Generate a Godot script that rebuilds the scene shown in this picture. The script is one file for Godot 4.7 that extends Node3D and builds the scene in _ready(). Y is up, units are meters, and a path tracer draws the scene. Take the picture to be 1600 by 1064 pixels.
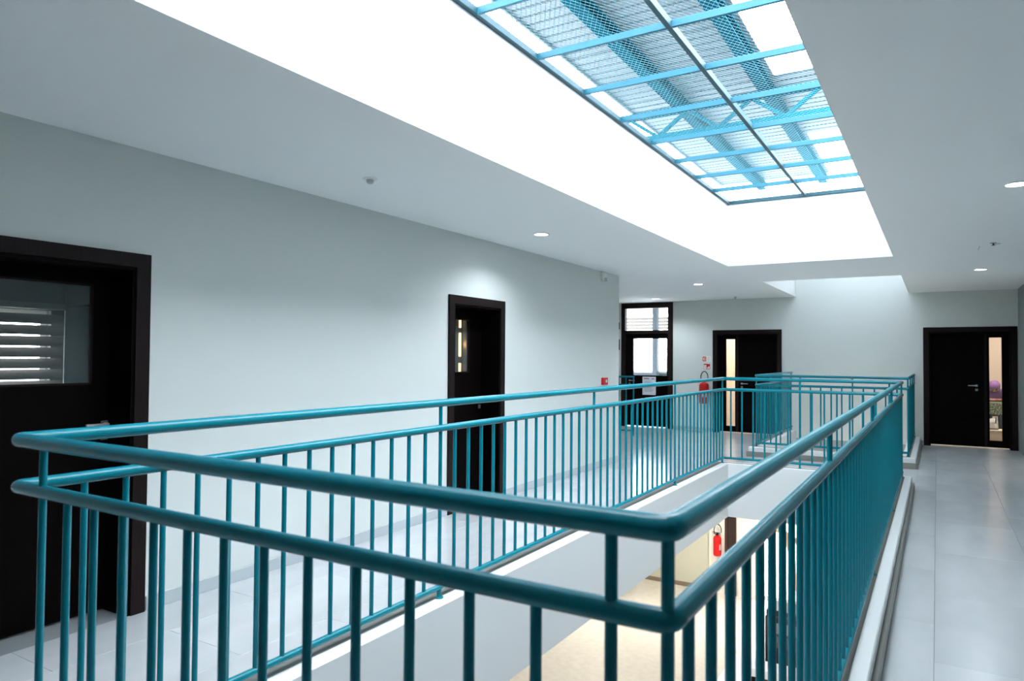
extends Node3D
# A corridor round a skylit well, with teal railings.  y up, metres, corridor runs along -z.

var used := {}
var rng := RandomNumberGenerator.new()
var M := {}

const CEIL := 2.79
const XL := -2.4        # well, left edge
const XR := -0.445      # well, right edge
const ZN := -1.175      # first well, near edge
const ZF := -9.55       # first well, far edge
const Z2 := -11.72      # second well, near edge
const ZW := -14.87      # far wall face
const FRAME_Y := 3.665
const LOW := -3.34      # floor of the storey below

func _ready() -> void:
	rng.seed = 7
	# ---- camera -------------------------------------------------------------------------------
	var cam := Camera3D.new()
	cam.name = "camera"
	add_child(cam)
	var attr := CameraAttributesPhysical.new()
	attr.frustum_focal_length = 12.0 / tan(deg_to_rad(51.7527) / 2.0)
	attr.exposure_aperture = 4.8
	attr.frustum_focus_distance = 6.5
	attr.frustum_near = 0.05
	attr.frustum_far = 400.0
	cam.attributes = attr
	cam.fov = 51.7527
	cam.near = 0.05
	cam.far = 400.0
	cam.keep_aspect = Camera3D.KEEP_HEIGHT
	cam.position = Vector3(0, 1.55, 0)
	cam.basis = Basis(Vector3.UP, deg_to_rad(31.20243)) * Basis(Vector3.RIGHT, deg_to_rad(1.34293)) * Basis(Vector3.BACK, deg_to_rad(0.42828))
	cam.current = true
	# ---- sky and exposure: a bright overcast day --------------------------------------------------
	var we := WorldEnvironment.new()
	we.name = "world_environment"
	var env := Environment.new()
	var sm := ProceduralSkyMaterial.new()
	sm.sky_top_color = Color(0.925, 0.962, 1.0)
	sm.sky_horizon_color = Color(0.95, 0.98, 1.0)
	sm.ground_bottom_color = Color(0.62, 0.64, 0.64)
	sm.ground_horizon_color = Color(0.80, 0.83, 0.85)
	sm.energy_multiplier = 1.0
	sm.sun_angle_max = 1.0
	var sky := Sky.new()
	sky.sky_material = sm
	env.background_mode = Environment.BG_SKY
	env.sky = sky
	env.background_energy_multiplier = 7.0
	env.tonemap_mode = Environment.TONE_MAPPER_LINEAR
	env.tonemap_exposure = 3.25
	env.sdfgi_enabled = true
	env.ssao_enabled = true
	env.ssil_enabled = true
	we.environment = env
	add_child(we)
	# ---- the rest -------------------------------------------------------------------------------
	materials()
	setting()
	floor_tiles()
	doors()
	railings()
	skylight()
	ceiling_fittings()
	wall_fittings()
	side_rooms()
	lower_storey()

# =================================================================================================
#  naming and tagging
# =================================================================================================
func numbered(called: String) -> String:
	if not used.has(called):
		used[called] = 0
		return called
	used[called] += 1
	return "%s_%03d" % [called, used[called]]

func tag(o: Node, label: String, category: String, group := "", kind := "") -> void:
	o.set_meta("label", label)
	o.set_meta("category", category)
	if group != "": o.set_meta("group", group)
	if kind != "": o.set_meta("kind", kind)

func thing(called: String, label: String, category: String, at := Vector3.ZERO, group := "", kind := "") -> Node3D:
	var o := Node3D.new()
	o.name = numbered(called)
	o.position = at
	add_child(o, true)
	tag(o, label, category, group, kind)
	return o

func part(called: String, mesh: Mesh, mat: Material, parent: Node, at := Vector3.ZERO) -> MeshInstance3D:
	var o := MeshInstance3D.new()
	o.name = numbered(called) if parent == self else called
	o.mesh = mesh
	o.material_override = mat
	o.position = at
	o.cast_shadow = GeometryInstance3D.SHADOW_CASTING_SETTING_ON
	parent.add_child(o, true)
	return o

func solo(called: String, mesh: Mesh, mat: Material, label: String, category: String, at := Vector3.ZERO, group := "", kind := "") -> MeshInstance3D:
	var o := part(called, mesh, mat, self, at)
	tag(o, label, category, group, kind)
	return o

# =================================================================================================
#  mesh helpers
# =================================================================================================
func begin() -> SurfaceTool:
	var st := SurfaceTool.new()
	st.begin(Mesh.PRIMITIVE_TRIANGLES)
	return st

func tri(st: SurfaceTool, a: Vector3, b: Vector3, c: Vector3, n: Vector3) -> void:
	if (b - a).cross(c - a).dot(n) > 0.0:
		var t := b
		b = c
		c = t
	for v in [a, b, c]:
		st.set_normal(n)
		st.add_vertex(v)

func quad(st: SurfaceTool, a: Vector3, b: Vector3, c: Vector3, d: Vector3, n: Vector3) -> void:
	tri(st, a, b, c, n)
	tri(st, a, c, d, n)

func box_into(st: SurfaceTool, lo: Vector3, hi: Vector3) -> void:
	var p := []
	for i in 8:
		p.append(Vector3(hi.x if i & 1 else lo.x, hi.y if i & 2 else lo.y, hi.z if i & 4 else lo.z))
	quad(st, p[0], p[2], p[6], p[4], Vector3.LEFT)
	quad(st, p[1], p[3], p[7], p[5], Vector3.RIGHT)
	quad(st, p[0], p[1], p[5], p[4], Vector3.DOWN)
	quad(st, p[2], p[3], p[7], p[6], Vector3.UP)
	quad(st, p[0], p[1], p[3], p[2], Vector3.FORWARD)
	quad(st, p[4], p[5], p[7], p[6], Vector3.BACK)

func box(lo: Vector3, hi: Vector3) -> ArrayMesh:
	var st := begin()
	box_into(st, lo, hi)
	return st.commit()

# a box about the origin with chamfered edges
func chamfer_into(st: SurfaceTool, lo: Vector3, hi: Vector3, b: float) -> void:
	var c := (lo + hi) / 2.0
	var h := (hi - lo) / 2.0
	b = minf(b, minf(h.x, minf(h.y, h.z)) * 0.9)
	var ax := [Vector3.RIGHT, Vector3.UP, Vector3.BACK]
	for i in 3:
		var u: Vector3 = ax[i]
		var v: Vector3 = ax[(i + 1) % 3]
		var w: Vector3 = ax[(i + 2) % 3]
		var hu: float = h[i]
		var hv: float = h[(i + 1) % 3]
		var hw: float = h[(i + 2) % 3]
		for s in [-1.0, 1.0]:
			var o: Vector3 = c + u * hu * s
			quad(st, o + v * (hv - b) + w * (hw - b), o - v * (hv - b) + w * (hw - b), o - v * (hv - b) - w * (hw - b), o + v * (hv - b) - w * (hw - b), u * s)
			for t in [-1.0, 1.0]:
				# edge between the u face and the v face
				var a1: Vector3 = c + u * hu * s + v * (hv - b) * t
				var a2: Vector3 = c + u * (hu - b) * s + v * hv * t
				quad(st, a1 + w * (hw - b), a1 - w * (hw - b), a2 - w * (hw - b), a2 + w * (hw - b), (u * s + v * t).normalized())
	for sx in [-1.0, 1.0]:
		for sy in [-1.0, 1.0]:
			for sz in [-1.0, 1.0]:
				var s3 := Vector3(sx, sy, sz)
				tri(st, c + Vector3(h.x, h.y - b, h.z - b) * s3, c + Vector3(h.x - b, h.y, h.z - b) * s3, c + Vector3(h.x - b, h.y - b, h.z) * s3, s3.normalized())

func cbox(lo: Vector3, hi: Vector3, b := 0.004) -> ArrayMesh:
	var st := begin()
	chamfer_into(st, lo, hi, b)
	return st.commit()

# a slab across an axis with rectangular holes; holes are [u0, u1, v0, v1]
func pt(axis: String, c: float, u: float, v: float) -> Vector3:
	if axis == "x": return Vector3(c, v, u)
	if axis == "z": return Vector3(u, v, c)
	return Vector3(u, c, v)

func panel_into(st: SurfaceTool, axis: String, c0: float, c1: float, u0: float, u1: float, v0: float, v1: float, holes := []) -> void:
	var us := [u0, u1]
	var vs := [v0, v1]
	for h in holes:
		for k in 2:
			if h[k] > u0 and h[k] < u1 and not us.has(h[k]): us.append(h[k])
			if h[k + 2] > v0 and h[k + 2] < v1 and not vs.has(h[k + 2]): vs.append(h[k + 2])
	us.sort()
	vs.sort()
	var nu := us.size() - 1
	var nv := vs.size() - 1
	var solid := func(i: int, j: int) -> bool:
		if i < 0 or j < 0 or i >= nu or j >= nv: return false
		var mu: float = (us[i] + us[i + 1]) / 2.0
		var mv: float = (vs[j] + vs[j + 1]) / 2.0
		for h in holes:
			if mu > h[0] and mu < h[1] and mv > h[2] and mv < h[3]: return false
		return true
	var nc := pt(axis, 1, 0, 0)
	var du := pt(axis, 0, 1, 0)
	var dv := pt(axis, 0, 0, 1)
	for i in nu:
		for j in nv:
			if not solid.call(i, j): continue
			var a: float = us[i]
			var b: float = us[i + 1]
			var c: float = vs[j]
			var d: float = vs[j + 1]
			quad(st, pt(axis, c0, a, c), pt(axis, c0, b, c), pt(axis, c0, b, d), pt(axis, c0, a, d), -nc)
			quad(st, pt(axis, c1, a, c), pt(axis, c1, b, c), pt(axis, c1, b, d), pt(axis, c1, a, d), nc)
			if not solid.call(i - 1, j): quad(st, pt(axis, c0, a, c), pt(axis, c1, a, c), pt(axis, c1, a, d), pt(axis, c0, a, d), -du)
			if not solid.call(i + 1, j): quad(st, pt(axis, c0, b, c), pt(axis, c1, b, c), pt(axis, c1, b, d), pt(axis, c0, b, d), du)
			if not solid.call(i, j - 1): quad(st, pt(axis, c0, a, c), pt(axis, c1, a, c), pt(axis, c1, b, c), pt(axis, c0, b, c), -dv)
			if not solid.call(i, j + 1): quad(st, pt(axis, c0, a, d), pt(axis, c1, a, d), pt(axis, c1, b, d), pt(axis, c0, b, d), dv)

func panel(axis: String, c0: float, c1: float, u0: float, u1: float, v0: float, v1: float, holes := []) -> ArrayMesh:
	var st := begin()
	panel_into(st, axis, c0, c1, u0, u1, v0, v1, holes)
	return st.commit()

# round tube along a path, mitred at bends
func tube_into(st: SurfaceTool, path: Array, r: float, closed := false, seg := 20, caps := true) -> void:
	var n := path.size()
	var rings := []
	var normals := []
	var prev_side := Vector3.ZERO
	for i in n:
		var p: Vector3 = path[i]
		var before: Vector3 = path[(i - 1 + n) % n]
		var after: Vector3 = path[(i + 1) % n]
		var t0 := (p - before).normalized() if closed or i > 0 else (after - p).normalized()
		var t1 := (after - p).normalized() if closed or i < n - 1 else t0
		var t := (t0 + t1).normalized()
		var k := 1.0 / maxf(t.dot(t1), 0.3)
		var side := prev_side - t * prev_side.dot(t)
		if side.length() < 0.01:
			side = t.cross(Vector3.UP)
			if side.length() < 0.01: side = t.cross(Vector3.RIGHT)
		side = side.normalized()
		prev_side = side
		var up := side.cross(t).normalized()
		var bend := (t1 - t0)
		bend = bend.normalized() if bend.length() > 1e-4 else Vector3.ZERO
		var ring := []
		var nr := []
		for j in seg:
			var a := TAU * j / seg
			var d := side * cos(a) + up * sin(a)
			var off := d * r
			off += bend * off.dot(bend) * (k - 1.0)
			ring.append(p + off)
			nr.append(d)
		rings.append(ring)
		normals.append(nr)
	var last := n if closed else n - 1
	for i in last:
		var i2 := (i + 1) % n
		for j in seg:
			var j2 := (j + 1) % seg
			var a: Vector3 = rings[i][j]
			var b: Vector3 = rings[i][j2]
			var c: Vector3 = rings[i2][j2]
			var d: Vector3 = rings[i2][j]
			var na: Vector3 = normals[i][j]
			var nb: Vector3 = normals[i][j2]
			var q := [[a, na], [b, nb], [c, nb], [a, na], [c, nb], [d, na]]
			if (b - a).cross(c - a).dot(na + nb) > 0.0:
				q = [[a, na], [c, nb], [b, nb], [a, na], [d, na], [c, nb]]
			for e in q:
				st.set_normal(e[1])
				st.add_vertex(e[0])
	if not closed and caps:
		for e in [0, n - 1]:
			var p: Vector3 = path[e]
			var q: Vector3 = path[1] if e == 0 else path[n - 2]
			var d := (p - q).normalized()
			for j in seg:
				tri(st, p, rings[e][j], rings[e][(j + 1) % seg], d)

func tube(path: Array, r: float, closed := false, seg := 20) -> ArrayMesh:
	var st := begin()
	tube_into(st, path, r, closed, seg)
	return st.commit()

# corners of a polyline in a horizontal plane rounded with a small radius
func rounded(pts: Array, r: float, closed: bool, steps := 5) -> Array:
	var out := []
	var n := pts.size()
	for i in n:
		if not closed and (i == 0 or i == n - 1):
			out.append(pts[i])
			continue
		var p: Vector3 = pts[i]
		var a: Vector3 = p + (pts[(i - 1 + n) % n] - p).normalized() * r
		var b: Vector3 = p + (pts[(i + 1) % n] - p).normalized() * r
		for k in steps + 1:
			var t := float(k) / steps
			out.append(a.lerp(p, t).lerp(p.lerp(b, t), t))
	return out

# solid of revolution about y; profile is [radius, y] pairs
func lathe_into(st: SurfaceTool, prof: Array, at := Vector3.ZERO, seg := 24) -> void:
	var area := 0.0
	for i in prof.size():
		var q: Array = prof[(i + 1) % prof.size()]
		area += prof[i][0] * q[1] - q[0] * prof[i][1]
	if area < 0.0:
		prof = prof.duplicate()
		prof.reverse()
	for i in prof.size() - 1:
		var r0: float = prof[i][0]
		var y0: float = prof[i][1]
		var r1: float = prof[i + 1][0]
		var y1: float = prof[i + 1][1]
		var n2 := Vector2(y1 - y0, r0 - r1).normalized()
		for j in seg:
			var a := TAU * j / seg
			var b := TAU * (j + 1) / seg
			var am := (a + b) / 2
			var p0 := at + Vector3(cos(a) * r0, y0, sin(a) * r0)
			var p1 := at + Vector3(cos(b) * r0, y0, sin(b) * r0)
			var p2 := at + Vector3(cos(b) * r1, y1, sin(b) * r1)
			var p3 := at + Vector3(cos(a) * r1, y1, sin(a) * r1)
			var na := Vector3(cos(a) * n2.x, n2.y, sin(a) * n2.x)
			var nb := Vector3(cos(b) * n2.x, n2.y, sin(b) * n2.x)
			var nm := Vector3(cos(am) * n2.x, n2.y, sin(am) * n2.x)
			var q := [[p0, na], [p1, nb], [p2, nb], [p0, na], [p2, nb], [p3, na]]
			if (p2 - p0).cross(p3 - p1).dot(nm) > 0.0:
				q = [[p0, na], [p2, nb], [p1, nb], [p0, na], [p3, na], [p2, nb]]
			for e in q:
				st.set_normal(e[1])
				st.add_vertex(e[0])

func lathe(prof: Array, seg := 24) -> ArrayMesh:
	var st := begin()
	lathe_into(st, prof, Vector3.ZERO, seg)
	return st.commit()

func rod(a: Vector3, b: Vector3, r: float, seg := 12) -> ArrayMesh:
	return tube([a, b], r, false, seg)

# a bar of rectangular section between two points
func bar_into(st: SurfaceTool, a: Vector3, b: Vector3, w: float, h: float) -> void:
	var t := (b - a).normalized()
	var side := t.cross(Vector3.UP)
	if side.length() < 0.01: side = Vector3.RIGHT
	side = side.normalized()
	var up := side.cross(t).normalized()
	var s := side * w / 2
	var u := up * h / 2
	var p := [a - s - u, a + s - u, a + s + u, a - s + u, b - s - u, b + s - u, b + s + u, b - s + u]
	quad(st, p[0], p[1], p[5], p[4], -up)
	quad(st, p[3], p[2], p[6], p[7], up)
	quad(st, p[0], p[3], p[7], p[4], -side)
	quad(st, p[1], p[2], p[6], p[5], side)
	quad(st, p[0], p[1], p[2], p[3], -t)
	quad(st, p[4], p[5], p[6], p[7], t)

func bar(a: Vector3, b: Vector3, w: float, h: float) -> ArrayMesh:
	var st := begin()
	bar_into(st, a, b, w, h)
	return st.commit()

# a flat face with texture coordinates, for printed things
func print_face(a: Vector3, right: Vector3, up: Vector3) -> ArrayMesh:
	var st := begin()
	var n := right.cross(up).normalized()
	var p := [a, a + right, a + right + up, a + up]
	var uv := [Vector2(0, 1), Vector2(1, 1), Vector2(1, 0), Vector2(0, 0)]
	for i in [0, 2, 1, 0, 3, 2]:
		st.set_normal(n)
		st.set_uv(uv[i])
		st.add_vertex(p[i])
	return st.commit()

# surface nets over a smooth union of tapered capsules; bones are [a, b, ra, rb]
func nets_into(st: SurfaceTool, bones: Array, cell: float, k: float) -> void:
	var lo := Vector3(1e9, 1e9, 1e9)
	var hi := -lo
	for b in bones:
		var r: float = maxf(b[2], b[3]) + cell * 2
		for e in 2:
			lo = lo.min(b[e] - Vector3(r, r, r))
			hi = hi.max(b[e] + Vector3(r, r, r))
	var n := Vector3i(((hi - lo) / cell).ceil()) + Vector3i.ONE
	var val := PackedFloat32Array()
	val.resize(n.x * n.y * n.z)
	for x in n.x:
		for y in n.y:
			for z in n.z:
				var p := lo + Vector3(x, y, z) * cell
				var d := 1.0
				for b in bones:
					var a: Vector3 = b[0]
					var ab: Vector3 = b[1] - a
					var t := clampf((p - a).dot(ab) / maxf(ab.length_squared(), 1e-8), 0, 1)
					var e := p.distance_to(a + ab * t) - lerpf(b[2], b[3], t)
					var h := clampf(0.5 + 0.5 * (e - d) / k, 0, 1)
					d = lerpf(e, d, h) - k * h * (1 - h)
				val[(x * n.y + y) * n.z + z] = d
	var grad := func(p: Vector3) -> Vector3:
		var q := ((p - lo) / cell).round()
		var x := clampi(int(q.x), 1, n.x - 2)
		var y := clampi(int(q.y), 1, n.y - 2)
		var z := clampi(int(q.z), 1, n.z - 2)
		var i := (x * n.y + y) * n.z + z
		return Vector3(val[i + n.y * n.z] - val[i - n.y * n.z], val[i + n.z] - val[i - n.z], val[i + 1] - val[i - 1]).normalized()
	var at := {}
	for x in n.x - 1:
		for y in n.y - 1:
			for z in n.z - 1:
				var sum := Vector3.ZERO
				var m := 0
				for e in [[0, 1], [0, 2], [0, 4], [1, 3], [1, 5], [2, 3], [2, 6], [3, 7], [4, 5], [4, 6], [5, 7], [6, 7]]:
					var c0 := Vector3i(e[0] >> 2 & 1, e[0] >> 1 & 1, e[0] & 1)
					var c1 := Vector3i(e[1] >> 2 & 1, e[1] >> 1 & 1, e[1] & 1)
					var v0 := val[((x + c0.x) * n.y + y + c0.y) * n.z + z + c0.z]
					var v1 := val[((x + c1.x) * n.y + y + c1.y) * n.z + z + c1.z]
					if (v0 < 0) != (v1 < 0):
						sum += Vector3(c0).lerp(Vector3(c1), v0 / (v0 - v1))
						m += 1
				if m > 0: at[(x * n.y + y) * n.z + z] = lo + (Vector3(x, y, z) + sum / m) * cell
	for x in range(1, n.x - 1):
		for y in range(1, n.y - 1):
			for z in range(1, n.z - 1):
				var i := (x * n.y + y) * n.z + z
				for s in [[n.y * n.z, n.z, 1], [n.z, 1, n.y * n.z], [1, n.y * n.z, n.z]]:
					if (val[i] < 0) == (val[i + s[0]] < 0): continue
					var q := [at[i], at[i - s[1]], at[i - s[1] - s[2]], at[i - s[2]]]
					var g: Vector3 = grad.call((q[0] + q[2]) / 2)
					var o := [0, 1, 2, 0, 2, 3]
					if (q[1] - q[0]).cross(q[2] - q[0]).dot(g) > 0.0: o = [0, 2, 1, 0, 3, 2]
					for j in o:
						st.set_normal(grad.call(q[j]))
						st.add_vertex(q[j])

# =================================================================================================
#  materials
# =================================================================================================
func mat(c: Color, rough := 0.5, metal := 0.0) -> StandardMaterial3D:
	var m := StandardMaterial3D.new()
	m.albedo_color = c
	m.roughness = rough
	m.metallic = metal
	return m

func noise_tex(freq: float, lo: Color, hi: Color, sd: int, oct := 4, stretch := Vector2.ONE, as_normal := false, bump := 1.0) -> NoiseTexture2D:
	var f := FastNoiseLite.new()
	f.seed = sd
	f.frequency = freq
	f.noise_type = FastNoiseLite.TYPE_SIMPLEX_SMOOTH
	f.fractal_octaves = oct
	var t := NoiseTexture2D.new()
	t.width = 512
	t.height = 512
	t.seamless = true
	t.noise = f
	if as_normal:
		t.as_normal_map = true
		t.bump_strength = bump
	else:
		var g := Gradient.new()
		g.set_color(0, lo)
		g.set_color(1, hi)
		t.color_ramp = g
	return t

func world_tex(m: StandardMaterial3D, scale: Vector3) -> StandardMaterial3D:
	m.uv1_triplanar = true
	m.uv1_world_triplanar = true
	m.uv1_scale = scale
	return m

func paint(c: Color, rough := 0.7) -> StandardMaterial3D:
	var m := mat(c, rough)
	m.normal_enabled = true
	m.normal_texture = noise_tex(0.05, Color.BLACK, Color.WHITE, 3, 4, Vector2.ONE, true, 2.0)
	m.normal_scale = 0.06
	return world_tex(m, Vector3(1.5, 1.5, 1.5))

func glow(c: Color, e: float) -> StandardMaterial3D:
	var m := mat(Color(0.9, 0.9, 0.9), 0.4)
	m.emission_enabled = true
	m.emission = c
	m.emission_energy_multiplier = e
	return m

func glass(a := 0.05) -> StandardMaterial3D:
	var m := mat(Color(0.86, 0.93, 0.93, a), 0.02)
	m.metallic_specular = 0.25
	m.transparency = BaseMaterial3D.TRANSPARENCY_ALPHA
	return m

func wood(c0: Color, c1: Color, sd: int, rough := 0.38) -> StandardMaterial3D:
	var m := mat(Color.WHITE, rough)
	m.albedo_texture = noise_tex(0.02, c0, c1, sd, 5)
	m.roughness = rough
	return world_tex(m, Vector3(9, 0.5, 9))

func materials() -> void:
	M.wall = paint(Color(0.84, 0.858, 0.845))
	M.wall_dim = paint(Color(0.52, 0.56, 0.555))  # walls greyed to cut bounced light at the right and near end
	M.ceiling = paint(Color(0.955, 0.965, 0.97), 0.85)
	M.white = paint(Color(0.93, 0.94, 0.94), 0.6)
	M.well = paint(Color(0.79, 0.80, 0.80), 0.75)
	M.curb = paint(Color(0.87, 0.88, 0.88), 0.55)
	M.strip_grey = mat(Color(0.47, 0.48, 0.47), 0.85)
	M.kerb_tile = mat(Color(0.50, 0.50, 0.48), 0.4)
	M.facing = paint(Color(0.82, 0.84, 0.85), 0.7)
	M.slab = mat(Color(0.62, 0.63, 0.63), 0.6)
	M.grout = mat(Color(0.50, 0.52, 0.53), 0.85)
	for i in 3:
		var g := 0.745 + 0.010 * i
		var m := mat(Color.WHITE, 0.20)
		m.albedo_texture = noise_tex(0.006, Color(g - 0.022, g - 0.008, g), Color(g + 0.022, g + 0.034, g + 0.042), 20 + i, 3)
		M["tile%d" % i] = world_tex(m, Vector3(0.8, 0.8, 0.3))
	M.skirting = world_tex(mat(Color(0.72, 0.75, 0.765), 0.35), Vector3.ONE)
	M.teal = mat(Color(0.0, 0.47, 0.53), 0.27)
	M.teal.metallic_specular = 0.42
	M.steel = mat(Color(0.08, 0.38, 0.46), 0.5)
	M.frame = mat(Color(0.06, 0.27, 0.32), 0.55)  # darker copy of the steel, shade of the undersides put into the colour
	M.mesh = mat(Color(0.40, 0.58, 0.62), 0.6)
	M.truss = mat(Color(0.0, 0.30, 0.36), 0.7)
	M.purlin = mat(Color(0.0, 0.27, 0.33), 0.7)
	M.purlin.metallic_specular = 0.1
	M.truss.metallic_specular = 0.1
	M.mesh.metallic_specular = 0.2
	M.sheet = mat(Color(0.40, 0.43, 0.45), 0.5)
	M.sheet.metallic = 0.15
	M.clear_sheet = mat(Color(0.95, 0.98, 1.0, 0.06), 0.02)
	M.clear_sheet.transparency = BaseMaterial3D.TRANSPARENCY_ALPHA
	M.roof = mat(Color(0.55, 0.56, 0.56), 0.85)
	M.wood = wood(Color(0.022, 0.014, 0.014), Color(0.045, 0.026, 0.024), 5, 0.5)
	M.wood.metallic_specular = 0.16
	M.casing = wood(Color(0.095, 0.065, 0.066), Color(0.145, 0.102, 0.100), 6, 0.45)
	M.casing.metallic_specular = 0.25
	M.glass = glass()
	M.chrome = mat(Color(0.82, 0.82, 0.81), 0.32, 0.55)
	M.plate = mat(Color(0.52, 0.52, 0.51), 0.35, 0.6)
	M.black = mat(Color(0.025, 0.025, 0.028), 0.35)
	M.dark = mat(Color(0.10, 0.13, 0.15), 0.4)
	M.red = mat(Color(0.78, 0.05, 0.06), 0.3)
	M.plastic = mat(Color(0.90, 0.91, 0.90), 0.35)
	M.grey = mat(Color(0.52, 0.54, 0.57), 0.5)
	M.pale = mat(Color(0.72, 0.75, 0.77), 0.3)
	M.cover_dim = mat(Color(0.90, 0.93, 0.95, 0.55), 0.25)  # for the cover added to dim the second shaft
	M.cover_dim.transparency = BaseMaterial3D.TRANSPARENCY_ALPHA

# =================================================================================================
#  the setting
# =================================================================================================
func struct(called: String, mesh: Mesh, m: Material, label: String, category: String) -> MeshInstance3D:
	return solo(called, mesh, m, label, category, Vector3.ZERO, "", "structure")

const WELLS := [[XL, XR, ZF, ZN], [XL, XR, ZW, Z2]]

func setting() -> void:
	var holes := []
	for e in WELLS: holes.append([e[0] - 0.003, e[1] + 0.003, e[2] - (0.24 if e[2] == ZW else 0.003), e[3] + 0.003])
	struct("ceiling", panel("y", CEIL, 3.09, -8.2, 3.2, -18.9, 3.2, holes), M.ceiling, "flat white ceiling with two rectangular openings over the wells", "ceiling")
	# walls of the corridor
	struct("wall_left", panel("x", -4.36, -4.11, -9.9, 2.75, -0.01, CEIL, [[-2.42, -1.45, -1.0, 2.07], [-6.52, -5.66, -1.0, 2.08]]), M.wall, "long pale grey-green wall with two dark doors along the left walkway", "wall")
	struct("wall_return", panel("z", -9.9, -9.65, -6.85, -4.36, -0.01, CEIL), M.wall, "short return wall behind the end of the long left wall", "wall")
	struct("wall_stair", panel("x", -6.85, -6.6, -15.0, -9.9, -0.01, CEIL), M.wall, "side wall of the stair recess beside the glazed door", "wall")
	var wb := begin()
	panel_into(wb, "z", ZW - 0.23, ZW, -4.35, 1.45, -0.01, 3.62, [[-3.96, -2.755, -1.0, 2.06], [-0.13, 1.10, -1.0, 2.06], [-5.0, XL, CEIL, 4.0], [XR, 2.0, CEIL, 4.0]])
	struct("wall_back", wb.commit(), M.wall, "pale end wall holding the two dark doors behind the far railing", "wall")
	struct("wall_recess", panel("z", -15.23, -15.0, -6.85, -4.35, -0.01, CEIL, [[-6.16, -4.955, -1.0, 2.785]]), M.wall, "end wall strip around the tall glazed door at the stair recess", "wall")
	struct("wall_right", panel("x", 1.2, 1.45, -15.1, 2.75, -0.01, CEIL), M.wall_dim, "wall along the right walkway, just seen beside the far right door", "wall")
	struct("wall_front", panel("z", 2.5, 2.75, -4.36, 1.45, -0.01, CEIL), M.wall_dim, "wall closing the corridor behind the viewer", "wall")
	# floor slab with the wells cut through it
	struct("floor", panel("y", -0.55, -0.012, -8.2, 3.2, -18.9, 3.2, WELLS), M.slab, "upper floor slab laid with large pale grey tiles", "floor")
	# the white facing of the slab inside the wells
	for w in 2:
		var e: Array = WELLS[w]
		var st := begin()
		var t := 0.004
		panel_into(st, "x", e[0] - 0.0, e[0] + t, e[2], e[3], -0.555, 0.144)
		panel_into(st, "x", e[1] - t, e[1], e[2], e[3], -0.555, 0.144)
		panel_into(st, "z", e[3] - t, e[3], e[0] + t, e[1] - t, -0.555, 0.144)
		if w == 0: panel_into(st, "z", e[2], e[2] + t, e[0] + t, e[1] - t, -0.555, 0.144)
		struct(["trim_1", "trim_2"][w], st.commit(), M.facing, ["white plastered slab edge lining the first floor opening", "white plastered slab edge lining the second floor opening by the end wall"][w], "slab edge")
	# kerbs
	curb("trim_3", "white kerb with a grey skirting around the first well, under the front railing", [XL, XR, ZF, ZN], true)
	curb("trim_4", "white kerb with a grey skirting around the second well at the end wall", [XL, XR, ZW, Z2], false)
	# light shafts above the ceiling: a thin plaster lining from the ceiling up, masonry behind it above the roof
	for w in 2:
		var e: Array = WELLS[w]
		var st := begin()
		var t := 0.16
		var top := 3.62
		var g := 0.0025
		panel_into(st, "x", e[0] - g, e[0], e[2], e[3], CEIL, top)
		panel_into(st, "x", e[1], e[1] + g, e[2], e[3], CEIL, top)
		panel_into(st, "z", e[3], e[3] + g, e[0], e[1], CEIL, top)
		if w == 0: panel_into(st, "z", e[2] - g, e[2], e[0], e[1], CEIL, top)
		panel_into(st, "x", e[0] - t, e[0] - g - 0.001, e[2] - t, e[3] + t, 3.15, top)
		panel_into(st, "x", e[1] + g + 0.001, e[1] + t, e[2] - t, e[3] + t, 3.15, top)
		panel_into(st, "z", e[3] + g + 0.001, e[3] + t, e[0], e[1], 3.15, top)
		if w == 0: panel_into(st, "z", e[2] - t, e[2] - g - 0.001, e[0], e[1], 3.15, top)
		struct(["wall_skylight", "wall_shaft"][w], st.commit(), M.well, ["white walls of the light shaft under the teal skylight grille", "white walls of the second light shaft against the end wall"][w], "wall")
	# skirting boards
	var sk := begin()
	for z in [[-1.36, 2.5], [-5.57, -2.52], [-9.9, -6.61]]:
		chamfer_into(sk, Vector3(-4.111, 0.0, z[0]), Vector3(-4.098, 0.085, z[1]), 0.003)
	struct("baseboard_left", sk.commit(), M.skirting, "low grey tile skirting along the long left wall", "skirting")
	sk = begin()
	for x in [[-4.35, -4.05], [-2.667, -2.6], [-0.255, -0.22], [1.19, 1.2]]:
		chamfer_into(sk, Vector3(x[0], 0.0, ZW - 0.001), Vector3(x[1], 0.085, ZW + 0.012), 0.003)
	chamfer_into(sk, Vector3(-4.95, 0.0, -15.001), Vector3(-4.35, 0.085, -14.988), 0.003)
	struct("baseboard_back", sk.commit(), M.skirting, "low grey tile skirting at the foot of the end wall", "skirting")

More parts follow.
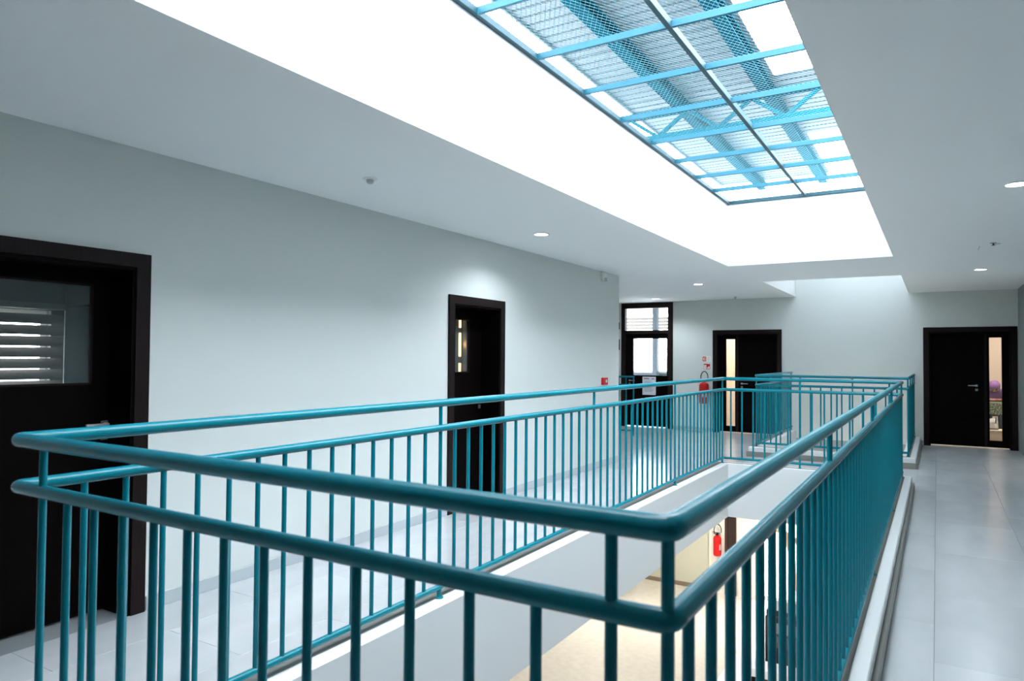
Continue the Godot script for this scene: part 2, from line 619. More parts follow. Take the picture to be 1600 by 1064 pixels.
func curb(called: String, label: String, e: Array, ring: bool) -> void:
	var w := 0.178
	var h := 0.15
	var o := Node3D.new()
	o.name = numbered(called)
	add_child(o, true)
	tag(o, label, "kerb", "", "structure")
	var st := begin()
	var zf: float = e[2] - (w if ring else 0.0)
	chamfer_into(st, Vector3(e[0] - w, -0.012, zf), Vector3(e[0], h, e[3] + w), 0.006)
	chamfer_into(st, Vector3(e[1], -0.012, zf), Vector3(e[1] + w, h, e[3] + w), 0.006)
	chamfer_into(st, Vector3(e[0] - 0.01, -0.012, e[3]), Vector3(e[1] + 0.01, h, e[3] + w), 0.006)
	if ring: chamfer_into(st, Vector3(e[0] - 0.01, -0.012, zf), Vector3(e[1] + 0.01, h, e[2]), 0.006)
	part("kerb_body", st.commit(), M.curb, o)
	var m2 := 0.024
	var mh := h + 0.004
	var strip_st := begin()  # thin grey strip on the kerb top, along the rail
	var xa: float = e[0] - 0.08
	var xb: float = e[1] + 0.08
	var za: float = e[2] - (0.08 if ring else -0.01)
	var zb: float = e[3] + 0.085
	box_into(strip_st, Vector3(xa - 0.085, h - 0.01, za), Vector3(xa - 0.008, mh, zb))
	box_into(strip_st, Vector3(xb - m2, h - 0.01, za), Vector3(xb + m2, mh, zb))
	box_into(strip_st, Vector3(xa - m2, h - 0.01, zb - m2), Vector3(xb + m2, mh, zb + m2))
	if ring: box_into(strip_st, Vector3(xa - m2, h - 0.01, za - m2), Vector3(xb + m2, mh, za + m2))
	part("grey_strip", strip_st.commit(), M.strip_grey, o)
	var t := 0.026
	var s := 0.082
	for side in 2:
		var x: float = e[0] - w - t if side == 0 else e[1] + w
		part("skirting", cbox(Vector3(x, 0, zf - (t if ring else 0.0)), Vector3(x + t, s, e[3] + w + t), 0.003), M.kerb_tile, o)
	part("skirting", cbox(Vector3(e[0] - w, 0, e[3] + w), Vector3(e[1] + w, s, e[3] + w + t), 0.003), M.kerb_tile, o)
	if ring: part("skirting", cbox(Vector3(e[0] - w, 0, zf - t), Vector3(e[1] + w, s, zf), 0.003), M.kerb_tile, o)

func floor_tiles() -> void:
	var fl: Node = get_node("floor")
	# regions of walkway: x0, x1, z0, z1
	var k := 0.2041
	var regions := [[-4.11, XL - k, -9.9, 2.5], [-6.6, XL - k, -15.0, -9.9], [XR + k, 1.2, -15.0, 2.5], [XL - k, XR + k, Z2 + k, ZF - k], [XL - k, XR + k, ZN + k, 2.5]]
	var tw := 0.612
	var tl := 1.22
	part("grout", panel("y", -0.0118, -0.004, -6.6, 1.2, -15.0, 2.5, [[XL - 0.19, XR + 0.19, ZF - 0.19, ZN + 0.19], [XL - 0.19, XR + 0.19, -16.0, Z2 + 0.19]]), M.grout, fl)
	var meshes := {}
	for r in regions:
		for j in range(-12, 4):
			var x0 := -0.023 + tw * j
			var a := maxf(x0 + 0.001, r[0])
			var b := minf(x0 + tw - 0.001, r[1])
			if b - a < 0.02: continue
			var ph := -1.805 + (0.61 if (j == -1 or j == -6 or (j > 0 and j % 2) or (j < -7 and j % 2) or j == -3) else 0.0)
			for i in range(-13, 6):
				var z0 := ph + tl * i
				var c := maxf(z0 + 0.001, r[2])
				var d := minf(z0 + tl - 0.001, r[3])
				if d - c < 0.02: continue
				var key := "%.3f_%.3f" % [b - a, d - c]
				if not meshes.has(key): meshes[key] = cbox(Vector3(-(b - a) / 2, -0.008, -(d - c) / 2), Vector3((b - a) / 2, 0.0, (d - c) / 2), 0.0012)
				part("tile", meshes[key], M["tile%d" % (absi(i * 7 + j * 5) % 3)], fl, Vector3((a + b) / 2, 0, (c + d) / 2))

# =================================================================================================
#  doors
# =================================================================================================
func handle(parent: Node, at: Vector3, along: Vector3, out: Vector3) -> void:
	var st := begin()
	tube_into(st, [at, at + out * 0.045], 0.010, false, 10)
	tube_into(st, rounded([at + out * 0.008, at + out * 0.05, at + out * 0.05 + along * 0.13], 0.012, false, 4), 0.009, false, 10)
	part("handle", st.commit(), M.chrome, parent)
	for dy in [0.0, -0.075]:
		var s2 := begin()
		var side := along.abs() * 0.021
		var c := at + Vector3(0, dy, 0)
		var lo := c - side - Vector3(0, 0.021, 0)
		var hi := c + side + Vector3(0, 0.021, 0) + out * 0.009
		chamfer_into(s2, lo.min(hi), lo.max(hi), 0.003)
		part("lock_plate", s2.commit(), M.plate, parent)

func door_node(called: String, label: String) -> Node3D:
	var o := Node3D.new()
	o.name = numbered(called)
	add_child(o, true)
	tag(o, label, "door", "", "structure")
	return o

func doors() -> void:
	# door 1: near left, glazed upper panel; set back in the wall
	var d := door_node("door_1", "dark brown door with a wide glass panel, nearest on the left wall")
	side_door(d, -1.45, -2.42, 2.07, 0.088, [-2.30, -1.56, 1.366, 1.966])
	handle(d, Vector3(-4.333, 1.125, -2.375), Vector3(0, 0, 1), Vector3(1, 0, 0))
	# door 2: with a narrow vision panel
	d = door_node("door_2", "narrow dark brown door with a small vision panel, farther along the left wall")
	side_door(d, -5.66, -6.52, 2.08, 0.088, [-6.27, -5.78, 1.379, 1.95])
	handle(d, Vector3(-4.333, 1.075, -6.46), Vector3(0, 0, 1), Vector3(1, 0, 0))
	# doors 3 and 4 in the end wall, one and a half leaves wide
	d = door_node("door_3", "dark brown door with a tall glass strip on its left, beside the red fire extinguisher")
	end_door(d, -4.049, -2.668, -3.815, -3.628, -3.585)
	handle(d, Vector3(-3.49, 1.03, ZW - 0.165), Vector3(1, 0, 0), Vector3(0, 0, 1))
	d = door_node("door_4", "dark brown door with a tall glass strip on its right, at the end of the right walkway")
	end_door(d, -0.217, 1.187, 0.79, 0.972, 0.735)
	handle(d, Vector3(0.60, 1.10, ZW - 0.165), Vector3(-1, 0, 0), Vector3(0, 0, 1))
	# door 5: glazed with a transom, in the stair recess
	d = door_node("door_5", "tall glazed dark door with a transom window and a paper notice, left of the fire extinguisher")
	var z := -15.0
	var st := begin()
	panel_into(st, "z", z - 0.10, z + 0.02, -6.16, -4.955, 0.0, 2.783, [[-6.07, -5.066, -0.1, 2.665]])
	part("casing", st.commit(), M.casing, d)
	part("transom_bar", cbox(Vector3(-6.071, 2.09, z - 0.09), Vector3(-5.065, 2.17, z + 0.012)), M.casing, d)
	var leaf := part("leaf", panel("z", z - 0.075, z - 0.03, -6.07, -5.067, 0.03, 2.09, [[-5.89, -5.107, 1.162, 1.983]]), M.wood, d)
	part("pane", box(Vector3(-5.89, 1.162, z - 0.056), Vector3(-5.107, 1.983, z - 0.05)), M.glass, leaf)
	part("transom_pane", box(Vector3(-6.07, 2.17, z - 0.05), Vector3(-5.066, 2.665, z - 0.044)), M.glass, d)
	handle(leaf, Vector3(-5.97, 1.04, z - 0.03), Vector3(1, 0, 0), Vector3(0, 0, 1))
	var pm := StandardMaterial3D.new()
	pm.albedo_texture = notice_print()
	pm.roughness = 0.7
	var paper := solo("paper_notice", cbox(Vector3(-5.665, 0.725, z - 0.03), Vector3(-5.355, 1.13, z - 0.026), 0.001), M.plastic, "white paper notice taped to the tall glazed door below its pane", "notice")
	part("print", print_face(Vector3(-5.66, 0.73, z - 0.0250), Vector3(0.30, 0, 0), Vector3(0, 0.395, 0)), pm, paper)

func side_door(d: Node, z_near: float, z_far: float, top: float, cw: float, win: Array) -> void:
	# casing on the wall face, lining of the reveal, leaf set back with its pane
	var st := begin()
	var a := z_far - cw
	var b := z_near + cw
	panel_into(st, "x", -4.112, -4.090, a, b, 0.0, top + cw - 0.005, [[z_far, z_near, -0.1, top]])
	part("casing", st.commit(), M.casing, d)
	st = begin()
	var t := 0.02
	panel_into(st, "x", -4.40, -4.10, z_far, z_near, 0.0, top, [[z_far + t, z_near - t, -0.1, top - t]])
	part("lining", st.commit(), M.wood, d)
	var leaf := part("leaf", panel("x", -4.378, -4.333, z_far + t, z_near - t, 0.008, top - t, [win]), M.wood, d)
	part("pane", box(Vector3(-4.358, win[2], win[0]), Vector3(-4.352, win[3], win[1])), M.glass, leaf)
	var bead := begin()
	for e in [[win[0], win[0] + 0.012, win[2], win[3]], [win[1] - 0.012, win[1], win[2], win[3]], [win[0], win[1], win[2], win[2] + 0.012], [win[0], win[1], win[3] - 0.012, win[3]]]:
		box_into(bead, Vector3(-4.351, e[2], e[0]), Vector3(-4.336, e[3], e[1]))
	part("glazing_bead", bead.commit(), M.casing, leaf)

func end_door(d: Node, x0: float, x1: float, g0: float, g1: float, split: float) -> void:
	var cw := 0.088
	var top := 2.145
	part("casing", panel("z", ZW - 0.002, ZW + 0.020, x0, x1, 0.0, top, [[x0 + cw, x1 - cw, -0.1, top - cw]]), M.casing, d)
	var t := 0.02
	part("lining", panel("z", ZW - 0.235, ZW + 0.01, x0 + cw, x1 - cw, 0.0, top - cw, [[x0 + cw + t, x1 - cw - t, -0.1, top - cw - t]]), M.wood, d)
	var zl := ZW - 0.21
	var a := x0 + cw + t
	var b := x1 - cw - t
	var leaves := [[a, split - 0.002], [split + 0.002, b]]
	for e in leaves:
		var has: bool = g0 > e[0] and g1 < e[1]
		var hole := [[g0, g1, 0.135, 1.957]] if has else []
		var leaf := part("leaf", panel("z", zl, zl + 0.045, e[0], e[1], 0.015, top - cw - t, hole), M.wood, d)
		if has: part("pane", box(Vector3(g0, 0.135, zl + 0.02), Vector3(g1, 1.957, zl + 0.026)), M.glass, leaf)
	# the cover strip where the two leaves meet
	part("meeting_strip", cbox(Vector3(split - 0.022, 0.02, zl + 0.045), Vector3(split + 0.022, top - cw - t - 0.002, zl + 0.053), 0.002), M.casing, d)

func notice_print() -> ImageTexture:
	var im := Image.create(96, 128, true, Image.FORMAT_RGB8)
	im.fill(Color(0.88, 0.89, 0.92))
	im.fill_rect(Rect2i(8, 8, 40, 8), Color(0.45, 0.48, 0.58))
	im.fill_rect(Rect2i(66, 8, 22, 10), Color(0.60, 0.62, 0.68))
	for i in 9:
		im.fill_rect(Rect2i(12, 30 + i * 9, 50 + (i * 37) % 24, 3), Color(0.62, 0.63, 0.67))
	im.generate_mipmaps()
	return ImageTexture.create_from_image(im)

# =================================================================================================
#  railings
# =================================================================================================
const RT := 1.278       # heights of the three rails
const RM := 1.132
const RB := 0.212

func railings() -> void:
	var xl := -2.48
	var xr := -0.365
	var zn := -1.09
	var zf := -9.63
	var o := thing("guard_railing", "long teal tubular guard railing enclosing the first floor opening, in the foreground", "railing")
	var loop := func(y: float) -> Array: return [Vector3(xl, y, zn), Vector3(xr, y, zn), Vector3(xr, y, zf), Vector3(xl, y, zf)]
	part("top_rail", tube(rounded(loop.call(RT), 0.028, true), 0.0225, true, 28), M.teal, o)
	part("mid_rail", tube(rounded(loop.call(RM), 0.026, true), 0.0203, true, 28), M.teal, o)
	part("bottom_rail", tube(rounded(loop.call(RB), 0.024, true), 0.0165, true, 24), M.teal, o)
	var spots := []         # x, z, is a post
	for k in 14: spots.append([-2.313 + 0.1422 * k, zn, k == 0 or k == 13])
	spots.append([xr - 0.004, zn - 0.004, true])
	for k in 59: spots.append([xl, -1.299 - 0.1428 * k, k in [14, 29, 44, 58]])
	for k in 60: spots.append([xr, -1.19 - 0.1415 * k, k in [13, 28, 44, 59]])
	for k in 14: spots.append([-2.379 + 0.1448 * k, zf, k == 6 or k == 13])
	uprights(o, spots)
	# second well: three sides, ending at the wall
	o = thing("guard_railing", "teal tubular guard railing around the second floor opening, against the end wall", "railing")
	var z2 := -11.635
	var zw := ZW + 0.012
	var run := func(y: float) -> Array: return [Vector3(xl, y, zw), Vector3(xl, y, z2), Vector3(xr, y, z2), Vector3(xr, y, zw)]
	part("top_rail", tube(rounded(run.call(RT + 0.003), 0.028, false), 0.0215, false, 20), M.teal, o)
	part("mid_rail", tube(rounded(run.call(RM), 0.026, false), 0.0195, false, 20), M.teal, o)
	part("bottom_rail", tube(rounded(run.call(RB), 0.024, false), 0.0165, false, 20), M.teal, o)
	spots = []
	for k in 14: spots.append([-2.402 + 0.1462 * k, z2, k == 4 or k == 9])
	spots.append([xl, z2 - 0.03, true])
	spots.append([xr, z2 - 0.03, true])
	for k in 22:
		spots.append([xl, -11.80 - 0.1425 * k, k in [7, 14, 21]])
		spots.append([xr, -11.80 - 0.1425 * k, k in [7, 14, 21]])
	uprights(o, spots)
	# stair railing in the recess at the far left
	o = thing("stair_railing", "short teal stair railing in the recess before the tall glazed door", "railing")
	var z := -13.24
	part("top_rail", rod(Vector3(-6.58, 1.17, z), Vector3(-5.165, 1.17, z), 0.02, 16), M.teal, o)
	part("mid_rail", rod(Vector3(-6.58, 1.01, z), Vector3(-5.165, 1.01, z), 0.018, 16), M.teal, o)
	part("bottom_rail", rod(Vector3(-6.58, 0.10, z), Vector3(-5.165, 0.10, z), 0.015, 16), M.teal, o)
	for k in 9:
		var x := -5.18 - 0.155 * k
		var post: bool = k % 4 == 0
		part("post" if post else "baluster", rod(Vector3(x, 0.0 if post else 0.1, z), Vector3(x, 1.17, z), 0.014 if post else 0.010, 12), M.teal, o)

func uprights(o: Node, spots: Array) -> void:
	var bal := CylinderMesh.new()
	bal.top_radius = 0.0108
	bal.bottom_radius = 0.0108
	bal.height = RM - RB
	bal.radial_segments = 14
	bal.rings = 1
	var post := bal.duplicate()
	post.height = RT - RB
	post.top_radius = 0.011
	post.bottom_radius = 0.011
	var foot := lathe([[0.0, 0.0], [0.026, 0.0], [0.026, 0.006], [0.013, 0.009], [0.013, 0.055], [0.0, 0.055]], 14)
	for s in spots:
		if s[2]:
			var p := part("post", post, M.teal, o, Vector3(s[0], (RT + RB) / 2, s[1]))
			part("foot", foot, M.teal, p, Vector3(0, 0.15 - (RT + RB) / 2, 0))
		else:
			part("baluster", bal, M.teal, o, Vector3(s[0], (RM + RB) / 2, s[1]))

# =================================================================================================
#  skylight grille, canopy and truss
# =================================================================================================
func skylight() -> void:
	var o := thing("skylight_grille", "teal steel grille with expanded wire mesh closing the top of the light shaft", "skylight")
	var y := FRAME_Y
	var zs := []
	for i in 12: zs.append(-9.50 + 0.7525 * i)
	# frame
	part("frame_bar", cbox(Vector3(XL - 0.005, y - 0.045, ZF - 0.005), Vector3(XL + 0.035, y, ZN + 0.005), 0.002), M.frame, o)
	part("frame_bar", cbox(Vector3(XR - 0.035, y - 0.045, ZF - 0.005), Vector3(XR + 0.005, y, ZN + 0.005), 0.002), M.frame, o)
	part("frame_bar", cbox(Vector3(XL + 0.035, y - 0.045, ZF - 0.005), Vector3(XR - 0.035, y, ZF + 0.025), 0.002), M.frame, o)
	part("frame_bar", cbox(Vector3(XL + 0.035, y - 0.045, ZN - 0.03), Vector3(XR - 0.035, y, ZN + 0.005), 0.002), M.frame, o)
	part("centre_bar", cbox(Vector3(-1.44, y - 0.052, ZF + 0.025), Vector3(-1.405, y - 0.002, ZN - 0.03), 0.002), M.frame, o)
	var rail := cbox(Vector3(XL + 0.03, -0.045, -0.011), Vector3(XR - 0.03, 0.0, 0.011), 0.002)
	for i in range(1, 11): part("cross_bar", rail, M.steel, o, Vector3(0, y, zs[i]))
	# expanded mesh, one sheet per bay: two families of slanting strands
	for i in 11:
		var z0: float = zs[i] if i > 0 else ZF + 0.01
		var z1: float = zs[i + 1] if i < 10 else ZN - 0.01
		var st := begin()
		var x0 := XL + 0.01
		var x1 := XR - 0.01
		var pitch := 0.034
		var slope := 1.75        # dz/dx of a strand
		for f in [1.0, -1.0]:
			var k := 0
			var span := (x1 - x0) * slope
			var c := -span if f > 0 else 0.0
			var end := (z1 - z0) if f > 0 else (z1 - z0) + span
			while c < end:
				# z = c + f * slope * (x - x0), clipped to the bay
				var xa := x0
				var xb := x1
				var za: float = c + f * slope * (xa - x0)
				var zb: float = c + f * slope * (xb - x0)
				var lim := [0.0, z1 - z0]
				var ta := 0.0
				var tb := 1.0
				for L in 2:
					var dz := zb - za
					var t: float = (lim[L] - za) / dz
					if (L == 0) == (dz > 0): ta = maxf(ta, t)
					else: tb = minf(tb, t)
				if tb > ta + 0.002:
					var A := Vector3(lerpf(xa, xb, ta), y + 0.004 + 0.002 * f, z0 + lerpf(za, zb, ta))
					var B := Vector3(lerpf(xa, xb, tb), y + 0.004 + 0.002 * f, z0 + lerpf(za, zb, tb))
					var dir := (B - A).normalized()
					var side := dir.cross(Vector3.UP).normalized() * 0.0019
					var up := Vector3(0, 0.0019, 0)
					quad(st, A - side, A + up, B + up, B - side, (up - side).normalized())
					quad(st, A + side, A + up, B + up, B + side, (up + side).normalized())
					quad(st, A - side, A + side, B + side, B - side, Vector3.DOWN)
				c += pitch * slope
				k += 1
		var m := part("wire_mesh", st.commit(), M.mesh, o)
		m.set_meta("kind", "stuff")
	# added unseen cover that dims the light in the second shaft
	o = Node3D.new()
	o.name = "window_3"
	add_child(o)
	tag(o, "added unseen translucent cover dimming the second light shaft by the end wall", "dimmer", "", "structure")
	part("pane", box(Vector3(XL - 0.1, 3.622, ZW - 0.22), Vector3(XR + 0.1, 3.63, Z2 + 0.1)), M.cover_dim, o)
	part("rim", panel("y", 3.62, 3.66, XL - 0.14, XR + 0.14, ZW - 0.26, Z2 + 0.14, [[XL - 0.1, XR + 0.1, ZW - 0.22, Z2 + 0.1]]), M.steel, o)
	# flat roof round the shafts
	struct("roof", panel("y", 3.095, 3.14, -8.2, 3.2, -18.9, 3.2, [[XL - 0.162, XR + 0.162, ZF - 0.162, ZN + 0.162], [XL - 0.162, XR + 0.162, ZW - 0.24, Z2 + 0.162]]), M.roof, "pale flat roof outside around the light shafts", "roof")
	# canopy of corrugated sheets on purlins
	var cy := 5.0
	o = thing("corrugated_canopy", "grey corrugated sheet roof on teal purlins seen through the skylight grille", "roof")
	var z := -2.2
	var wide := 0.84
	var n := 0
	while z > -14.0:
		var z1 := maxf(z - wide, -14.1)
		part("roof_sheet", corrugated(-3.64, -1.68, z1, z, cy + 0.004 * (n % 2)), M.sheet, o)
		part("roof_sheet" if z < -8.5 and z1 > -12.1 else "clear_sheet", corrugated(-1.70, 1.4, z1, z, cy + 0.006 + 0.004 * (n % 2)), M.sheet if z < -8.5 and z1 > -12.1 else M.clear_sheet, o)
		z = z1
		n += 1
	part("eave_trim", cbox(Vector3(-3.66, cy - 0.03, -14.1), Vector3(-3.63, cy + 0.05, -2.2), 0.003), M.sheet, o)
	for x in [-2.86, -1.77]:
		var st := begin()
		box_into(st, Vector3(x - 0.09, cy - 0.17, -14.1), Vector3(x - 0.075, cy - 0.03, -2.2))
		box_into(st, Vector3(x - 0.09, cy - 0.045, -14.1), Vector3(x + 0.05, cy - 0.03, -2.2))
		box_into(st, Vector3(x - 0.09, cy - 0.17, -14.1), Vector3(x + 0.05, cy - 0.155, -2.2))
		part("purlin", st.commit(), M.purlin, o)
	# trusses that carry the purlins; the middle one shows
	for t in 2:
		var zt: float = [-8.9, -2.5][t]
		var tr := thing("roof_truss", ["teal lattice truss crossing above the skylight grille", "teal lattice truss at the near end of the canopy"][t], "truss")
		part("chord", cbox(Vector3(-4.1, 4.75, zt - 0.05), Vector3(1.7, 4.83, zt + 0.05), 0.003), M.truss, tr)
		part("chord", cbox(Vector3(-4.1, 4.42, zt - 0.05), Vector3(1.7, 4.50, zt + 0.05), 0.003), M.truss, tr)
		for i in 14:
			var xa := -3.95 + 0.4 * i
			var up := i % 2 == 0
			part("lattice_bar", bar(Vector3(xa, 4.48 if up else 4.77, zt), Vector3(xa + 0.4, 4.77 if up else 4.48, zt), 0.05, 0.04), M.truss, tr)
		for x in [-4.05, 1.65]:
			part("post", cbox(Vector3(x - 0.05, 3.138, zt - 0.05), Vector3(x + 0.05, 4.77, zt + 0.05), 0.003), M.truss, tr)

func corrugated(x0: float, x1: float, z0: float, z1: float, y: float) -> ArrayMesh:
	var st := begin()
	var prof := [[0.0, 0.0], [0.125, 0.0], [0.135, 0.022], [0.158, 0.022], [0.168, 0.0], [0.168, 0.0]]
	var pts := []
	var z := z0
	while z < z1 - 0.001:
		for i in 5:
			if z + prof[i][0] <= z1: pts.append(Vector2(z + prof[i][0], y + prof[i][1]))
		z += 0.168
	pts.append(Vector2(z1 + 0.02, y))
	for i in pts.size() - 1:
		var a: Vector2 = pts[i]
		var b: Vector2 = pts[i + 1]
		var n := Vector3(0, b.x - a.x, a.y - b.y).normalized()
		quad(st, Vector3(x0, a.y, a.x), Vector3(x1, a.y, a.x), Vector3(x1, b.y, b.x), Vector3(x0, b.y, b.x), n)
		var d := Vector3(0, -0.0015, 0)
		quad(st, Vector3(x0, a.y, a.x) + d, Vector3(x1, a.y, a.x) + d, Vector3(x1, b.y, b.x) + d, Vector3(x0, b.y, b.x) + d, -n)
	return st.commit()

# =================================================================================================
#  things on the ceiling
# =================================================================================================
func downlight(at: Vector3, label: String, e: float, r := 0.068, c := Color(0.93, 0.97, 1.0)) -> void:
	var o := thing("recessed_downlight", label, "ceiling light", at, "recessed ceiling downlights")
	part("rim", lathe([[r + 0.014, 0.0], [r + 0.014, -0.004], [r, -0.009], [r - 0.003, 0.0]], 28), M.plastic, o)
	part("diffuser", lathe([[0.0, -0.006], [r - 0.002, -0.006], [r - 0.002, 0.0]], 28), glow(c, 7.0), o)
	var l := SpotLight3D.new()
	l.name = "lamp"
	l.position = Vector3(0, -0.03, 0)
	l.rotation_degrees.x = -90
	l.light_color = c
	l.light_energy = e
	l.light_size = r
	l.spot_range = 12.0
	l.spot_attenuation = 2.0
	l.spot_angle = 75.0
	l.spot_angle_attenuation = 0.6
	l.shadow_enabled = true
	o.add_child(l)

func ceiling_fittings() -> void:
	downlight(Vector3(-3.402, CEIL, -6.168), "round downlight in the ceiling above the left walkway, nearest the smoke detector", 0.5)
	downlight(Vector3(-3.401, CEIL, -11.60), "round downlight in the ceiling over the far left walkway before the end wall", 0.8)
	downlight(Vector3(-5.013, CEIL, -14.05), "round downlight just above the tall glazed door", 0.6)
	downlight(Vector3(0.485, CEIL, -6.007), "round downlight in the ceiling of the right walkway, nearest to the viewer", 0.35)
	downlight(Vector3(0.511, CEIL, -11.425), "round downlight in front of the far right door", 0.35)
	var o := thing("smoke_detector", "small white dome smoke detector on the ceiling above the left walkway", "detector", Vector3(-3.385, CEIL, -3.657))
	part("base", lathe([[0.05, 0.0], [0.05, -0.006], [0.045, -0.010], [0.0, -0.010]], 28), M.plastic, o)
	part("sensor_dome", lathe([[0.026, -0.010], [0.026, -0.022], [0.022, -0.032], [0.012, -0.038], [0.0, -0.040]], 24), M.pale, o)
	o = thing("sprinkler_head", "small dark sprinkler head on the ceiling over the right walkway", "sprinkler", Vector3(0.514, CEIL, -8.93))
	part("rose", lathe([[0.032, 0.0], [0.030, -0.005], [0.012, -0.007], [0.0, -0.007]], 20), M.grey, o)
	var st := begin()
	lathe_into(st, [[0.008, -0.006], [0.008, -0.022], [0.020, -0.024], [0.020, -0.027], [0.0, -0.027]], Vector3.ZERO, 16)
	bar_into(st, Vector3(0, -0.016, 0), Vector3(0.06, -0.013, 0.012), 0.005, 0.004)
	part("nozzle", st.commit(), M.black, o)
	o = thing("sprinkler_head", "tiny grey sprinkler head on the ceiling before the end wall, left of the second shaft", "sprinkler", Vector3(-3.465, CEIL, -14.38))
	part("rose", lathe([[0.032, 0.0], [0.030, -0.005], [0.012, -0.007], [0.0, -0.007]], 20), M.grey, o)
	part("nozzle", lathe([[0.008, -0.006], [0.008, -0.030], [0.022, -0.032], [0.022, -0.036], [0.0, -0.036]], 16), M.grey, o)
	solo("hanging_wire", tube([Vector3(0.40, CEIL + 0.001, -9.10), Vector3(0.398, CEIL - 0.012, -9.16), Vector3(0.392, CEIL - 0.020, -9.25)], 0.0022, false, 8), M.black, "short black wire end poking out of the ceiling beside the sprinkler head", "wire")

# =================================================================================================
#  things on the walls
# =================================================================================================
func wall_fittings() -> void:
	var o := thing("wall_sensor", "small white motion sensor high at the end of the long left wall", "sensor", Vector3(-4.11, 2.705, -9.27))
	part("housing", cbox(Vector3(0, -0.06, -0.075), Vector3(0.05, 0.065, 0.055), 0.014), M.plastic, o)
	part("lens", cbox(Vector3(0.045, -0.058, -0.05), Vector3(0.062, -0.01, 0.03), 0.008), mat(Color(0.75, 0.77, 0.78), 0.2), o)
	o = thing("fire_alarm_button", "small red fire alarm call point near the end of the left wall", "alarm", Vector3(-4.11, 1.212, -9.337))
	part("housing", cbox(Vector3(0, -0.052, -0.085), Vector3(0.035, 0.052, 0.085), 0.006), M.red, o)
	part("break_panel", cbox(Vector3(0.033, -0.022, -0.055), Vector3(0.038, 0.022, 0.005), 0.002), M.plastic, o)
	# fire point between the glazed door and door 3
	extinguisher(Vector3(-4.205, 0.60, ZW + 0.105), 0.10, 0.45, "red fire extinguisher with a black hose loop hung beside the left end door", ZW)
	sign_plate(Vector3(-4.275, 1.475, ZW), 0.19, 0.125, 0, "red and white flame pictogram sign, the upper of two above the fire extinguisher")
	sign_plate(Vector3(-4.25, 1.310, ZW), 0.155, 0.135, 1, "red extinguisher pictogram sign, the lower of two above the fire extinguisher")
	# small dark things on the strip of wall left of the glazed door
	var st := begin()
	for e in [[-6.33, -6.325, 1.73, 1.97], [-6.215, -6.21, 1.73, 1.97], [-6.33, -6.21, 1.73, 1.745], [-6.33, -6.21, 1.955, 1.97]]:
		box_into(st, Vector3(e[0] - 0.008, e[2], -15.0), Vector3(e[1] + 0.008, e[3], -14.985))
	var fr := thing("picture_frame", "small black framed notice on the wall left of the tall glazed door", "frame")
	part("frame", st.commit(), M.black, fr)
	part("sheet", box(Vector3(-6.325, 1.735, -15.0), Vector3(-6.215, 1.965, -14.994)), M.plastic, fr)
	solo("wall_plate", cbox(Vector3(-6.26, 2.20, -15.0), Vector3(-6.205, 2.36, -14.98), 0.003), M.black, "small black plate on the wall above the framed notice, beside the tall glazed door", "plate")
	solo("cable_duct", tube([Vector3(-6.235, 0.2, -14.99), Vector3(-6.235, 1.42, -14.99), Vector3(-6.25, 1.52, -14.99)], 0.012, false, 8), M.black, "thin black cable running down the wall left of the tall glazed door", "cable")

func pictogram(kind: int) -> ImageTexture:
	var im := Image.create(96, 72, true, Image.FORMAT_RGB8)
	var red := Color(0.72, 0.05, 0.08)
	var white := Color(0.93, 0.92, 0.90)
	im.fill(white)
	if kind == 0:
		im.fill_rect(Rect2i(4, 6, 40, 60), red)
		im.fill_rect(Rect2i(12, 16, 10, 40), white)
		im.fill_rect(Rect2i(26, 16, 12, 40), white)
		im.fill_rect(Rect2i(29, 22, 6, 28), red)
		for i in 4: im.fill_rect(Rect2i(54, 14 + i * 12, 30, 3), Color(0.75, 0.75, 0.62))
	else:
		im.fill_rect(Rect2i(4, 4, 88, 64), red)
		im.fill_rect(Rect2i(8, 18, 34, 46), white)
		im.fill_rect(Rect2i(14, 40, 24, 5), red)
		im.fill_rect(Rect2i(66, 34, 18, 28), white)
		im.fill_rect(Rect2i(50, 44, 12, 18), white)
	im.generate_mipmaps()
	return ImageTexture.create_from_image(im)

func sign_plate(at: Vector3, w: float, h: float, kind: int, label: String) -> void:
	var o := thing("fire_sign", label, "sign", at, "fire signs above the extinguisher")
	part("plate", cbox(Vector3(0, 0, 0), Vector3(w, h, 0.004), 0.001), M.plastic, o)
	var m := StandardMaterial3D.new()
	m.albedo_texture = pictogram(kind)
	m.roughness = 0.45
	part("print", print_face(Vector3(0.003, 0.003, 0.0045), Vector3(w - 0.006, 0, 0), Vector3(0, h - 0.006, 0)), m, o)

